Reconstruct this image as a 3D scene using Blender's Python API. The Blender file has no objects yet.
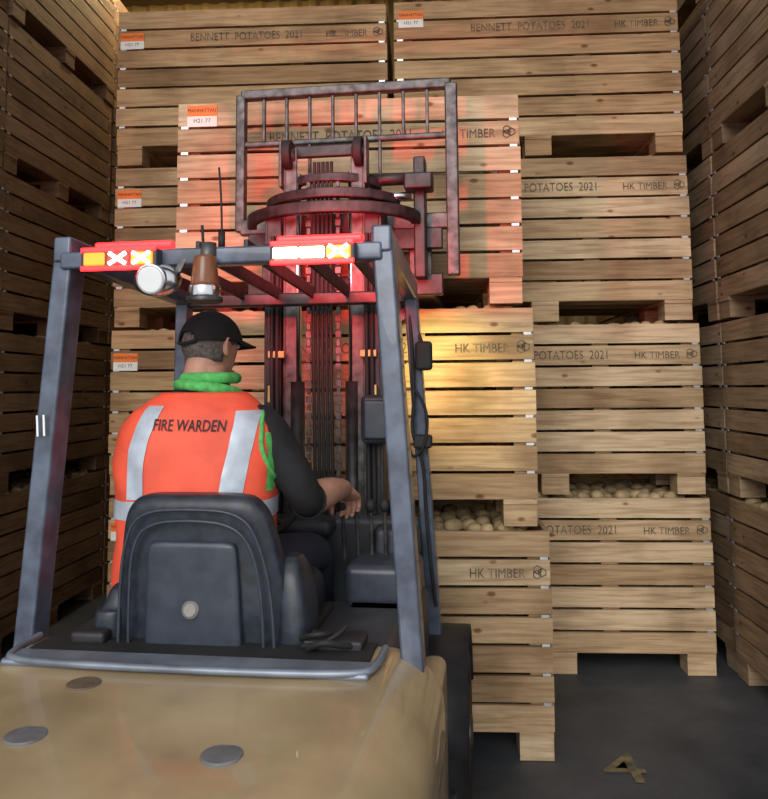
import bpy, bmesh, math, random
from mathutils import Vector, Matrix, noise
from mathutils.bvhtree import BVHTree
random.seed(7)
scene = bpy.context.scene
R = math.radians

# ------------------------------------------------------------------ materials
def new_mat(name):
    m = bpy.data.materials.new(name); m.use_nodes = True
    nt = m.node_tree
    return m, nt, nt.nodes['Principled BSDF']

def mat(name, col, rough=0.5, metal=0.0, emit=None, estr=0.0, var=0.25, scale=8.0, bump=0.0, coat=0.0, col2=None):
    m, nt, b = new_mat(name)
    tc = nt.nodes.new('ShaderNodeTexCoord')
    nz = nt.nodes.new('ShaderNodeTexNoise'); nz.inputs['Scale'].default_value = scale; nz.inputs['Detail'].default_value = 6
    nt.links.new(tc.outputs['Object'], nz.inputs['Vector'])
    cr = nt.nodes.new('ShaderNodeValToRGB')
    c1 = [c*(1-var) for c in col] if col2 is None else col2
    c2 = [min(1, c*(1+var)) for c in col]
    cr.color_ramp.elements[0].position = 0.35; cr.color_ramp.elements[0].color = (*c1, 1)
    cr.color_ramp.elements[1].position = 0.65; cr.color_ramp.elements[1].color = (*c2, 1)
    nt.links.new(nz.outputs['Fac'], cr.inputs['Fac'])
    nt.links.new(cr.outputs['Color'], b.inputs['Base Color'])
    b.inputs['Roughness'].default_value = rough
    b.inputs['Metallic'].default_value = metal
    b.inputs['Coat Weight'].default_value = coat
    if emit:
        b.inputs['Emission Color'].default_value = (*emit, 1); b.inputs['Emission Strength'].default_value = estr
    if bump > 0:
        bp = nt.nodes.new('ShaderNodeBump'); bp.inputs['Strength'].default_value = bump; bp.inputs['Distance'].default_value = 0.01
        nt.links.new(nz.outputs['Fac'], bp.inputs['Height']); nt.links.new(bp.outputs['Normal'], b.inputs['Normal'])
    return m

def wood_mat(name):
    m, nt, b = new_mat(name); L = nt.links.new; N = nt.nodes.new
    tc = N('ShaderNodeTexCoord'); oi = N('ShaderNodeObjectInfo'); geo = N('ShaderNodeNewGeometry')
    off = N('ShaderNodeVectorMath'); off.operation = 'SCALE'; off.inputs[0].default_value = (13, 7, 5)
    add0 = N('ShaderNodeMath'); add0.operation = 'ADD'
    L(oi.outputs['Random'], add0.inputs[0]); L(geo.outputs['Random Per Island'], add0.inputs[1])
    L(add0.outputs[0], off.inputs['Scale'])
    add = N('ShaderNodeVectorMath'); add.operation = 'ADD'
    L(tc.outputs['Object'], add.inputs[0]); L(off.outputs[0], add.inputs[1])
    mp = N('ShaderNodeMapping'); mp.inputs['Scale'].default_value = (2.2, 2.2, 34); L(add.outputs[0], mp.inputs['Vector'])
    g = N('ShaderNodeTexNoise'); g.inputs['Scale'].default_value = 1.6; g.inputs['Detail'].default_value = 8; g.inputs['Distortion'].default_value = 0.5
    L(mp.outputs[0], g.inputs['Vector'])
    fr = N('ShaderNodeMath'); fr.operation = 'FRACT'
    mul = N('ShaderNodeMath'); mul.operation = 'MULTIPLY'; mul.inputs[1].default_value = 7.31
    L(add0.outputs[0], mul.inputs[0]); L(mul.outputs[0], fr.inputs[0])
    tone = N('ShaderNodeValToRGB'); e = tone.color_ramp.elements
    e[0].position = 0; e[0].color = (0.40, 0.265, 0.15, 1)
    e[1].position = 1; e[1].color = (0.72, 0.565, 0.385, 1)
    a = e.new(0.3); a.color = (0.54, 0.385, 0.23, 1)
    a = e.new(0.7); a.color = (0.62, 0.455, 0.285, 1)
    L(fr.outputs[0], tone.inputs['Fac'])
    gr = N('ShaderNodeValToRGB'); gr.color_ramp.elements[0].position = 0.3; gr.color_ramp.elements[0].color = (0.60, 0.53, 0.47, 1)
    gr.color_ramp.elements[1].position = 0.6; gr.color_ramp.elements[1].color = (1, 1, 1, 1)
    L(g.outputs['Fac'], gr.inputs['Fac'])
    m1 = N('ShaderNodeMixRGB'); m1.blend_type = 'MULTIPLY'; m1.inputs['Fac'].default_value = 1
    L(tone.outputs[0], m1.inputs[1]); L(gr.outputs[0], m1.inputs[2])
    st = N('ShaderNodeTexNoise'); st.inputs['Scale'].default_value = 2.3; st.inputs['Detail'].default_value = 5
    L(add.outputs[0], st.inputs['Vector'])
    sr = N('ShaderNodeValToRGB'); sr.color_ramp.elements[0].position = 0.33; sr.color_ramp.elements[0].color = (0.60, 0.55, 0.50, 1)
    sr.color_ramp.elements[1].position = 0.55; sr.color_ramp.elements[1].color = (1, 1, 1, 1)
    L(st.outputs['Fac'], sr.inputs['Fac'])
    m2 = N('ShaderNodeMixRGB'); m2.blend_type = 'MULTIPLY'; m2.inputs['Fac'].default_value = 1
    L(m1.outputs[0], m2.inputs[1]); L(sr.outputs[0], m2.inputs[2])
    kp = N('ShaderNodeMapping'); kp.inputs['Scale'].default_value = (5, 5, 9); L(add.outputs[0], kp.inputs['Vector'])
    vo = N('ShaderNodeTexVoronoi'); vo.inputs['Scale'].default_value = 0.9; L(kp.outputs[0], vo.inputs['Vector'])
    kr = N('ShaderNodeValToRGB'); kr.color_ramp.elements[0].position = 0.06; kr.color_ramp.elements[0].color = (0.42, 0.28, 0.17, 1)
    kr.color_ramp.elements[1].position = 0.12; kr.color_ramp.elements[1].color = (1, 1, 1, 1)
    L(vo.outputs['Distance'], kr.inputs['Fac'])
    m3 = N('ShaderNodeMixRGB'); m3.blend_type = 'MULTIPLY'; m3.inputs['Fac'].default_value = 1
    L(m2.outputs[0], m3.inputs[1]); L(kr.outputs[0], m3.inputs[2])
    m4 = N('ShaderNodeMixRGB'); m4.blend_type = 'MULTIPLY'; m4.inputs['Fac'].default_value = 1
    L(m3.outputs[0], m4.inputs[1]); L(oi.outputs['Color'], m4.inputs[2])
    L(m4.outputs[0], b.inputs['Base Color'])
    b.inputs['Roughness'].default_value = 0.75
    bp = N('ShaderNodeBump'); bp.inputs['Strength'].default_value = 0.35; bp.inputs['Distance'].default_value = 0.004
    L(g.outputs['Fac'], bp.inputs['Height']); L(bp.outputs[0], b.inputs['Normal'])
    return m

M_WOOD = wood_mat('crate_wood')
M_INK = mat('stencil_ink', (0.14, 0.105, 0.07), 0.8, var=.6, scale=30)
M_BLKINK = mat('black_print', (0.03, 0.025, 0.03), 0.8)
M_POT = mat('potato_skin', (0.42, 0.31, 0.17), 0.8, var=0.35, scale=14)
M_STAPLE = mat('galvanised_clip', (0.6, 0.62, 0.65), 0.4, 0.6)
M_PAPER = mat('label_paper', (0.85, 0.82, 0.76), 0.7, var=0.05)
M_ORLAB = mat('label_orange', (0.95, 0.20, 0.02), 0.6, var=0.05)
M_TAN = mat('counterweight_paint', (0.40, 0.295, 0.165), 0.30, var=0.25, scale=3.0, coat=0.5, bump=0.06)
M_FRAME = mat('guard_paint', (0.085, 0.105, 0.15), 0.36, 0.1, var=0.35, scale=14, coat=0.3)
M_DARKF = mat('dark_chassis_paint', (0.022, 0.022, 0.026), 0.55, 0.1, var=0.4, scale=10)
M_MAST = mat('mast_steel', (0.026, 0.025, 0.027), 0.45, 0.3, var=0.5, scale=20)
M_STEEL = mat('worn_steel', (0.085, 0.08, 0.08), 0.45, 0.5, var=0.5, scale=25)
M_CHROME = mat('chrome', (0.65, 0.65, 0.68), 0.22, 1.0, var=0.08)
M_BRASS = mat('fitting_brass', (0.45, 0.33, 0.13), 0.4, 0.7)
M_RUBBER = mat('rubber', (0.014, 0.014, 0.015), 0.7, var=0.3, bump=0.2)
M_SEAT = mat('seat_vinyl', (0.022, 0.028, 0.040), 0.42, var=0.35, scale=30, bump=0.1)
M_SEAT2 = mat('seat_panel_plastic', (0.038, 0.047, 0.066), 0.38, var=0.2, scale=20)
M_PLASTIC = mat('console_plastic', (0.035, 0.04, 0.05), 0.5, var=0.3)
M_TRAY = mat('hood_lip_plate', (0.20, 0.23, 0.28), 0.42, 0.4, var=0.25)
M_DISC = mat('cap_plug', (0.13, 0.09, 0.06), 0.6, var=0.3, scale=20)
M_DISC2 = mat('cap_plug_grey', (0.15, 0.15, 0.155), 0.5, var=0.2, scale=20)
M_WHITE = mat('decal_white', (0.85, 0.86, 0.88), 0.5, var=0.03)
M_AMBER = mat('amber_lens', (0.9, 0.22, 0.03), 0.3, emit=(1.0, 0.16, 0.01), estr=3)
M_HOT = mat('led_white', (1, 0.9, 0.75), 0.3, emit=(1.0, 0.66, 0.42), estr=12)
M_RED = mat('red_glow', (0.9, 0.02, 0.01), 0.3, emit=(1.0, 0.012, 0.015), estr=6)
M_BEAC = mat('beacon_lens', (0.20, 0.07, 0.03), 0.25, var=0.2)
M_VEST = mat('hi_vis_orange', (0.84, 0.10, 0.05), 0.65, var=0.14, scale=9, bump=0.15)
M_REFL = mat('reflective_tape', (0.48, 0.54, 0.62), 0.35, 0.15, var=0.08, scale=30)
M_GREEN = mat('green_fleece', (0.09, 0.45, 0.11), 0.85, var=0.25, scale=40)
M_BLACK = mat('black_shirt', (0.011, 0.011, 0.014), 0.85, var=0.3, bump=0.1)
M_NAVY = mat('navy_trousers', (0.018, 0.022, 0.04), 0.85, var=0.3, bump=0.1)
M_SKIN = mat('skin', (0.46, 0.245, 0.175), 0.55, var=0.1, scale=25)
M_HAIR = mat('grey_hair', (0.11, 0.09, 0.08), 0.8, var=0.4, scale=90, bump=0.4)
M_CAP = mat('cap_cloth', (0.008, 0.008, 0.009), 0.9, var=0.3, scale=40, bump=0.1)
M_EYEW = mat('eye_white', (0.85, 0.83, 0.8), 0.2, var=0.02)
M_EYED = mat('eye_iris', (0.06, 0.05, 0.04), 0.2)
M_LIP = mat('lips', (0.42, 0.14, 0.11), 0.5)

# ------------------------------------------------------------------ helpers
def link(o, parent=None):
    scene.collection.objects.link(o)
    if parent is not None: o.parent = parent
    return o
def empty(name, loc=(0, 0, 0), rz=0):
    e = bpy.data.objects.new(name, None); e.location = loc; e.rotation_euler = (0, 0, rz); e.empty_display_size = 0.2
    return link(e)
def bm_obj(name, bm, mats, parent=None, smooth=False):
    me = bpy.data.meshes.new(name); bm.normal_update(); bm.to_mesh(me); bm.free()
    for m in (mats if isinstance(mats, (list, tuple)) else [mats]): me.materials.append(m)
    if smooth:
        for p in me.polygons: p.use_smooth = True
    return link(bpy.data.objects.new(name, me), parent)
def add_box(bm, c, s, mi=0, rot=None, jit=0.0):
    mtx = Matrix.Translation(Vector(c))
    if rot is not None: mtx = mtx @ rot
    mtx = mtx @ Matrix.Diagonal((s[0], s[1], s[2], 1))
    r = bmesh.ops.create_cube(bm, size=1.0, matrix=mtx)
    for v in r['verts']:
        for f in v.link_faces: f.material_index = mi
    return r['verts']
def box(name, c, s, m, parent=None, bevel=0.0, rot=(0, 0, 0), seg=3):
    bm = bmesh.new(); bmesh.ops.create_cube(bm, size=1.0, matrix=Matrix.Diagonal((s[0], s[1], s[2], 1)))
    if bevel > 0:
        bmesh.ops.bevel(bm, geom=bm.edges[:], offset=min(bevel, min(s)*0.49), segments=seg, profile=0.5, affect='EDGES')
    o = bm_obj(name, bm, m, parent, smooth=bevel > 0)
    o.location = c; o.rotation_euler = rot
    if bevel > 0:
        o.modifiers.new('wn', 'WEIGHTED_NORMAL')
    return o
def beam(name, p0, p1, w, d, m, parent=None, bevel=0.008, xhint=(1, 0, 0)):
    p0, p1 = Vector(p0), Vector(p1); z = (p1-p0); L = z.length; z.normalize()
    x = Vector(xhint); x = (x - z*x.dot(z)).normalized(); y = z.cross(x)
    bm = bmesh.new(); bmesh.ops.create_cube(bm, size=1.0, matrix=Matrix.Diagonal((w, d, L, 1)))
    bmesh.ops.bevel(bm, geom=bm.edges[:], offset=bevel, segments=2, profile=0.5, affect='EDGES')
    mt = Matrix((x, y, z)).transposed().to_4x4(); mt.translation = (p0+p1)/2
    bm.transform(mt)
    o = bm_obj(name, bm, m, parent, smooth=True); o.modifiers.new('wn', 'WEIGHTED_NORMAL'); return o
def cyl(name, p0, p1, r, m, parent=None, r2=None, seg=28, bevel=0.0):
    p0, p1 = Vector(p0), Vector(p1); z = p1-p0; L = z.length
    bm = bmesh.new()
    bmesh.ops.create_cone(bm, cap_ends=True, segments=seg, radius1=r, radius2=r if r2 is None else r2, depth=L)
    if bevel > 0:
        es = [e for e in bm.edges if len(e.link_faces) == 2 and any(len(f.verts) > 4 for f in e.link_faces)]
        bmesh.ops.bevel(bm, geom=es, offset=bevel, segments=3, profile=0.5, affect='EDGES')
    mt = z.to_track_quat('Z', 'Y').to_matrix().to_4x4(); mt.translation = (p0+p1)/2
    bm.transform(mt)
    for f in bm.faces: f.smooth = len(f.verts) <= 4
    me = bpy.data.meshes.new(name); bm.to_mesh(me); bm.free(); me.materials.append(m)
    return link(bpy.data.objects.new(name, me), parent)
def tube(name, pts, r, m, parent=None, cyclic=False):
    cu = bpy.data.curves.new(name, 'CURVE'); cu.dimensions = '3D'; cu.bevel_depth = r; cu.bevel_resolution = 3; cu.resolution_u = 8; cu.use_fill_caps = True
    sp = cu.splines.new('NURBS'); sp.points.add(len(pts)-1)
    for i, p in enumerate(pts): sp.points[i].co = (*p, 1)
    sp.order_u = min(3, len(pts)); sp.use_endpoint_u = not cyclic; sp.use_cyclic_u = cyclic
    cu.materials.append(m)
    return link(bpy.data.objects.new(name, cu), parent)
def ring_loft(bm, rings, cap=True, mi=0):
    vr = [[bm.verts.new(p) for p in r] for r in rings]; n = len(vr[0])
    for a, b in zip(vr, vr[1:]):
        for i in range(n):
            f = bm.faces.new((a[i], a[(i+1) % n], b[(i+1) % n], b[i])); f.material_index = mi; f.smooth = True
    if cap:
        f = bm.faces.new(vr[0][::-1]); f.material_index = mi
        f = bm.faces.new(vr[-1]); f.material_index = mi
def sell(cx, cy, z, a, b, e=2.0, n=48):
    out = []
    for i in range(n):
        t = 2*math.pi*i/n; c, s = math.cos(t), math.sin(t)
        out.append(Vector((cx + a*math.copysign(abs(c)**(2/e), c), cy + b*math.copysign(abs(s)**(2/e), s), z)))
    return out
def smooth_path(pts, sub=5):
    out = []; n = len(pts)
    for i in range(n-1):
        p0 = pts[max(i-1, 0)]; p1 = pts[i]; p2 = pts[i+1]; p3 = pts[min(i+2, n-1)]
        for k in range(sub):
            t = k/sub
            out.append(tuple(0.5*((2*b)+(-a+c)*t+(2*a-5*b+4*c-d)*t*t+(-a+3*b-3*c+d)*t**3) for a, b, c, d in zip(p0, p1, p2, p3)))
    out.append(tuple(pts[-1])); return out
def limb(bm, pts, n=20, sub=5, mi=0):
    P = smooth_path(pts, sub); rings = []; prevx = None
    for i, p in enumerate(P):
        a = Vector(P[max(i-1, 0)][:3]); b = Vector(P[min(i+1, len(P)-1)][:3]); t = (b-a).normalized()
        x = (Vector((1, 0.13, 0.1)) if prevx is None else prevx); x = (x - t*x.dot(t)).normalized(); prevx = x
        y = t.cross(x); c = Vector(p[:3]); r = p[3]
        rings.append([c + (x*math.cos(2*math.pi*k/n)+y*math.sin(2*math.pi*k/n))*r for k in range(n)])
    t0 = (Vector(P[0][:3])-Vector(P[1][:3])).normalized(); t1 = (Vector(P[-1][:3])-Vector(P[-2][:3])).normalized()
    def endr(ring, c, t, r):
        res = []
        for f in (0.5, 0.8, 0.97):
            s = math.sqrt(1-f*f); res.append([c + (q-c)*s + t*r*f for q in ring])
        return res
    pre = endr(rings[0], Vector(P[0][:3]), t0, P[0][3])[::-1]; post = endr(rings[-1], Vector(P[-1][:3]), t1, P[-1][3])
    ring_loft(bm, pre+rings+post, mi=mi)
def ellipsoid(bm, c, s, rot=None, seg=24, mi=0):
    mt = Matrix.Translation(Vector(c))
    if rot is not None: mt = mt @ rot
    mt = mt @ Matrix.Diagonal((s[0], s[1], s[2], 1))
    r = bmesh.ops.create_uvsphere(bm, u_segments=seg, v_segments=max(8, seg*2//3), radius=1.0, matrix=mt)
    for v in r['verts']:
        for f in v.link_faces: f.material_index = mi; f.smooth = True
    return r['verts']
def remesh_obj(name, bm, voxel, mats, parent, smooth_it=4, classify=None, sf=0.5):
    bmesh.ops.recalc_face_normals(bm, faces=bm.faces[:])
    me = bpy.data.meshes.new(name+'_src'); bm.to_mesh(me); bm.free()
    o = bpy.data.objects.new(name+'_src', me); scene.collection.objects.link(o)
    md = o.modifiers.new('r', 'REMESH'); md.mode = 'VOXEL'; md.voxel_size = voxel
    ms = o.modifiers.new('s', 'SMOOTH'); ms.iterations = smooth_it; ms.factor = sf
    dg = bpy.context.evaluated_depsgraph_get(); dg.update()
    nm = bpy.data.meshes.new_from_object(o.evaluated_get(dg)); nm.name = name
    bpy.data.objects.remove(o)
    nm.materials.clear()
    for m in mats: nm.materials.append(m)
    for p in nm.polygons:
        p.use_smooth = True
        p.material_index = classify(p.center) if classify else 0
    return link(bpy.data.objects.new(name, nm), parent)
def text_mesh(s, size, align='CENTER', xscale=1.0, bold=0.0):
    cu = bpy.data.curves.new('t', 'FONT'); cu.body = s; cu.size = size; cu.align_x = align; cu.align_y = 'CENTER'; cu.offset = bold; cu.resolution_u = 3
    o = bpy.data.objects.new('t', cu); scene.collection.objects.link(o)
    dg = bpy.context.evaluated_depsgraph_get(); dg.update()
    me = bpy.data.meshes.new_from_object(o.evaluated_get(dg)); bpy.data.objects.remove(o)
    me.transform(Matrix.Diagonal((xscale, 1, 1, 1)))
    return me
def text_obj(name, s, size, m, parent, mtx, xscale=1.0, bold=0.0):
    me = text_mesh(s, size, 'CENTER', xscale, bold); me.transform(mtx); me.materials.clear(); me.materials.append(m)
    me.name = name
    return link(bpy.data.objects.new(name, me), parent)
def lamp(name, kind, loc, energy, col, parent=None, rot=None, size=.1, **kw):
    l = bpy.data.lights.new(name, kind); l.energy = energy; l.color = col
    if kind in ('POINT', 'SPOT'): l.shadow_soft_size = size
    for k, v in kw.items(): setattr(l, k, v)
    o = bpy.data.objects.new(name, l); o.location = loc
    if rot: o.rotation_euler = rot
    return link(o, parent)
RX90 = Matrix.Rotation(R(90), 4, 'X')

# ------------------------------------------------------------------ room shell
def concrete():
    m, nt, b = new_mat('dusty_concrete'); L = nt.links.new; N = nt.nodes.new
    tc = N('ShaderNodeTexCoord')
    n1 = N('ShaderNodeTexNoise'); n1.inputs['Scale'].default_value = 1.3; n1.inputs['Detail'].default_value = 9; n1.inputs['Roughness'].default_value = 0.7
    n2 = N('ShaderNodeTexNoise'); n2.inputs['Scale'].default_value = 60
    L(tc.outputs['Object'], n1.inputs[0]); L(tc.outputs['Object'], n2.inputs[0])
    cr = N('ShaderNodeValToRGB'); cr.color_ramp.elements[0].position = .35; cr.color_ramp.elements[0].color = (.028, .033, .042, 1)
    cr.color_ramp.elements[1].position = .65; cr.color_ramp.elements[1].color = (.085, .09, .10, 1)
    L(n1.outputs['Fac'], cr.inputs[0]); L(cr.outputs[0], b.inputs['Base Color'])
    b.inputs['Roughness'].default_value = .6
    bp = N('ShaderNodeBump'); bp.inputs['Strength'].default_value = .15; bp.inputs['Distance'].default_value = .004
    L(n2.outputs['Fac'], bp.inputs['Height']); L(bp.outputs[0], b.inputs['Normal'])
    return m
def cladding(name, col):
    m, nt, b = new_mat(name); L = nt.links.new; N = nt.nodes.new
    tc = N('ShaderNodeTexCoord'); n1 = N('ShaderNodeTexNoise'); n1.inputs['Scale'].default_value = 2; n1.inputs['Detail'].default_value = 6
    L(tc.outputs['Object'], n1.inputs[0])
    cr = N('ShaderNodeValToRGB'); cr.color_ramp.elements[0].color = (*[c*.6 for c in col], 1); cr.color_ramp.elements[1].color = (*col, 1)
    L(n1.outputs['Fac'], cr.inputs[0]); L(cr.outputs[0], b.inputs['Base Color']); b.inputs['Roughness'].default_value = .6
    return m
M_FLOOR = concrete(); M_CLAD = cladding('wall_cladding', (.55, .40, .17)); M_CEIL = cladding('roof_cladding', (.25, .20, .15))
X0, X1, Y0, Y1, ZC = -3.85, 2.95, .9, 8.2, 5.9
box('floor', ((X0+X1)/2, (Y0+Y1)/2-4, -.05), (X1-X0+6, Y1-Y0+8.4, .1), M_FLOOR)
def corrugated(name, p, lx, lz, axis):
    bm = bmesh.new(); n = int(lx/.05); prof = [0, .03, .03, 0]
    front = []
    for i in range(n+1):
        u = -lx/2+lx*i/n; d = prof[i % 4]
        front.append((bm.verts.new((u, -d, 0)), bm.verts.new((u, -d, lz)), bm.verts.new((u, .06, 0)), bm.verts.new((u, .06, lz))))
    for a, b in zip(front, front[1:]):
        bm.faces.new((a[0], b[0], b[1], a[1])); bm.faces.new((b[2], a[2], a[3], b[3]))
        bm.faces.new((a[1], b[1], b[3], a[3])); bm.faces.new((b[0], a[0], a[2], b[2]))
    o = bm_obj(name, bm, M_CLAD); o.location = p; o.rotation_euler = (0, 0, axis); return o
corrugated('wall_back', ((X0+X1)/2, Y1, 0), X1-X0, ZC, 0)
corrugated('wall_left', (X0-.06, (Y0+Y1)/2, 0), Y1-Y0, ZC, R(90))
corrugated('wall_right', (X1+.06, (Y0+Y1)/2, 0), Y1-Y0, ZC, R(-90))
bm = bmesh.new()
add_box(bm, ((X0+X1)/2, (4.3+Y1)/2, .05), (X1-X0+.4, Y1-4.3+.2, .1))
add_box(bm, ((X0+X1)/2, Y0+.9, .05), (X1-X0+.4, 2.0, .1))
for xx in (X0+.6, X1-.6): add_box(bm, (xx, 3.5, .05), (1.6, 1.9, .1))  # roof gap between these panels is added to let sky light onto the crates
o = bm_obj('ceiling', bm, M_CEIL); o.location = (0, 0, ZC)
for y in (1.0, 2.8, 5.3, 7.4):
    box('roof_beam', ((X0+X1)/2, y, ZC-.13), (X1-X0-.02, .12, .24), M_STEEL, bevel=.01)
HB = empty('high_bay_lamp', (-2.3, 6.6, 5.56))
cyl('lamp_shade', (0, 0, -.05), (0, 0, .18), .20, M_STEEL, HB, r2=.08)
cyl('lamp_stem', (0, 0, .18), (0, 0, .34), .015, M_STEEL, HB)
cyl('lamp_tube', (0, 0, -.06), (0, 0, -.03), .12, M_HOT, HB)
lamp('lamp_light', 'POINT', (0, 0, -.15), 75, (1, .78, .42), HB, size=.1)

# ------------------------------------------------------------------ crates
W, D, H, PITCH = 1.64, 1.0, 1.0, 1.012
def crate_mesh(name, stencil):
    rnd = random.Random(11 if stencil else 5)
    bm = bmesh.new()
    for fx in (-W/2+.085, 0, W/2-.085):
        for fy in (.075, D/2, D-.075):
            add_box(bm, (fx, fy, .052), (.15, .14, .098))
        add_box(bm, (fx, D/2, .112), (.15, D, .02))
    for k in range(8):
        add_box(bm, (0, .06+k*(D-.12)/7, .131), (W-.06, .115, .018))
    nb = 7; z0 = .118; bh = (H-z0)/nb
    for k in range(nb):
        zc = z0+bh*(k+.5); hh = bh-.015
        for yy in (.011, D-.011):
            add_box(bm, (rnd.uniform(-.004, .004), yy+rnd.uniform(-.002, .002), zc), (W-rnd.uniform(0, .012), .022, hh), rot=Matrix.Rotation(rnd.uniform(-.0016, .0016), 4, 'Y'))
        for xx in (-W/2+.014, W/2-.014):
            add_box(bm, (xx, D/2, zc+rnd.uniform(-.002, .002)), (.022, D-.05, hh))
    for px in (-W/2+.06, -.27, .27, W/2-.06):
        for py in (.05, D-.05):
            add_box(bm, (px, py, .56), (.09, .05, .85))
    for k in range(1, nb):
        for sx in (-1, 1):
            add_box(bm, (sx*(W/2-.035), -.0015, z0+bh*k), (.035, .003, .012), mi=1)
    pv = bmesh.new(); bmesh.ops.create_icosphere(pv, subdivisions=2, radius=1)
    base = [v.co.copy() for v in pv.verts]; fcs = [[v.index for v in f.verts] for f in pv.faces]; pv.free()
    add_box(bm, (0, D/2, .90), (W-.14, D-.12, .02), mi=2)
    nx, ny = 19, 8
    for i in range(nx):
        for j in range(ny):
            if j > 4 and rnd.random() < .3: continue
            c = Vector((-W/2+.10+(W-.20)*(i+rnd.random()*.5)/(nx-.5), .085+j*.105+rnd.random()*.02, .955+rnd.uniform(-.015, .035)))
            s = Vector((rnd.uniform(.036, .054), rnd.uniform(.032, .042), rnd.uniform(.028, .036)))
            rt = Matrix.Rotation(rnd.uniform(0, 3.1), 3, 'Z') @ Matrix.Rotation(rnd.uniform(-.4, .4), 3, 'X')
            vs = [bm.verts.new(c + rt @ Vector((b.x*s.x, b.y*s.y, b.z*s.z))) for b in base]
            for f in fcs:
                ff = bm.faces.new([vs[q] for q in f]); ff.material_index = 2; ff.smooth = True
    if stencil:
        zt = z0+bh*(nb-1.5)
        def put(s, size, x, z, xs, bold):
            me = text_mesh(s, size, 'CENTER', xs, bold)
            me.transform(Matrix.Translation((x, -.005, z)) @ RX90)
            n0 = len(bm.faces); bm.from_mesh(me); bm.faces.ensure_lookup_table()
            for f in bm.faces[n0:]: f.material_index = 3
        put('BENNETT  POTATOES  2021', .073, -.03, zt, .76, 0)
        put('HK TIMBER', .060, .575, zt-.004, .84, 0)
        for (ox, oz) in ((0, 0), (.035, -.02), (-.003, -.036)):
            c = Vector((.755+ox*.6, -.005, zt+.014+oz*.6)); ri, ro = .015, .021
            a = [bm.verts.new(c+Vector((math.cos(t*math.pi/3+.52)*ro, 0, math.sin(t*math.pi/3+.52)*ro))) for t in range(6)]
            b = [bm.verts.new(c+Vector((math.cos(t*math.pi/3+.52)*ri, 0, math.sin(t*math.pi/3+.52)*ri))) for t in range(6)]
            for t in range(6):
                f = bm.faces.new((a[t], a[(t+1) % 6], b[(t+1) % 6], b[t])); f.material_index = 3
    me = bpy.data.meshes.new(name); bm.to_mesh(me); bm.free()
    for m in (M_WOOD, M_STAPLE, M_POT, M_INK): me.materials.append(m)
    return me
CM = crate_mesh('stencilled_crate', True); CP = crate_mesh('plain_crate', False)
def crate(x, y, lvl, rz=0, me=CM, col=(1, 1, 1), jit=.008, label=None, sx=1.0):
    o = bpy.data.objects.new('potato_crate', me); link(o)
    o.location = (x+random.uniform(-jit, jit), y+random.uniform(-jit, jit)*.5, lvl*PITCH); o.scale = (sx, 1, 1)
    o.rotation_euler = (0, 0, rz+random.uniform(-.004, .004)); k = random.uniform(.92, 1.05)
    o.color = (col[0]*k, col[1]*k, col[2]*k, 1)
    if label:
        lx, lz = label
        box('paper_label', (lx, -.004, lz), (.145, .003, .105), M_PAPER, o)
        box('paper_label_band', (lx, -.006, lz+.026), (.145, .003, .052), M_ORLAB, o)
        text_obj('paper_label_print', 'MANHATTAN', .026, M_BLKINK, o, Matrix.Translation((lx, -.0085, lz+.026)) @ RX90, .85)
        text_obj('paper_label_code', 'H21 77', .028, M_BLKINK, o, Matrix.Translation((lx, -.0062, lz-.024)) @ RX90, 1)
    return o
YA, YB = 3.61, 4.66
for l, xo in enumerate((.060, .010, -.03)):
    crate(-.325+xo, YA, l, label=(-.70, .93) if l == 2 else None, col=(1.0, .98, .92), jit=.003)
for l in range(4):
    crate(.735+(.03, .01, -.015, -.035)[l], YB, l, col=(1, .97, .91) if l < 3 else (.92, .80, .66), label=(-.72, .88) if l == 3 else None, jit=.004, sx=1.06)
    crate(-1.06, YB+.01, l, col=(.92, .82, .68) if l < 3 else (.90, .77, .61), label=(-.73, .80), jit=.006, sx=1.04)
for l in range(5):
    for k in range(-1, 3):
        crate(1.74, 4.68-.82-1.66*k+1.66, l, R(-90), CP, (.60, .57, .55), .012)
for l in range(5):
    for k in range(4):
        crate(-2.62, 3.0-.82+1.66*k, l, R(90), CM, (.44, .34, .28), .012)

text_obj('floor_number_marking', '4', .38, mat('yellow_floor_paint', (.18, .14, .06), .7, var=.5, scale=18, col2=(.07, .066, .06)), None,
         Matrix.Translation((.83, 3.55, .004)), 1.0, .002)

# ------------------------------------------------------------------ forklift
DZ = -.08
FO = (-.58, 2.16, DZ); FR = R(-5)
FK = empty('forklift', FO, FR)
bm = bmesh.new(); rings = []
st = [(-1.0, .36, .80, .35), (-.99, .44, .86, .30), (-.93, .52, .93, .26), (-.80, .575, .975, .24), (-.6, .605, 1.0, .24), (-.35, .62, 1.02, .24), (-.1, .62, 1.03, .24), (.03, .62, 1.03, .24), (.05, .61, 1.02, .25)]
def deckz(y):
    for a, b in zip(st, st[1:]):
        if a[0] <= y <= b[0]: return a[2]+(b[2]-a[2])*(y-a[0])/(b[0]-a[0])
    return 1.0
for (y, hw, zt, zb) in smooth_path(st, 3):
    rc = .15; pts = []
    def arc(cx, cz, a0, a1, r, k=14):
        for i in range(k+1):
            a = a0+(a1-a0)*i/k; pts.append(Vector((cx+r*math.cos(a), y, cz+r*math.sin(a))))
    arc(hw-rc, zt-rc, 0, math.pi/2, rc); arc(-hw+rc, zt-rc, math.pi/2, math.pi, rc)
    arc(-hw+.05, zb+.05, math.pi, 1.5*math.pi, .05, 6); arc(hw-.05, zb+.05, 1.5*math.pi, 2*math.pi, .05, 6)
    rings.append(pts)
ring_loft(bm, rings)
bmesh.ops.recalc_face_normals(bm, faces=bm.faces[:])
bm_obj('counterweight', bm, M_TAN, FK)
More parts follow.
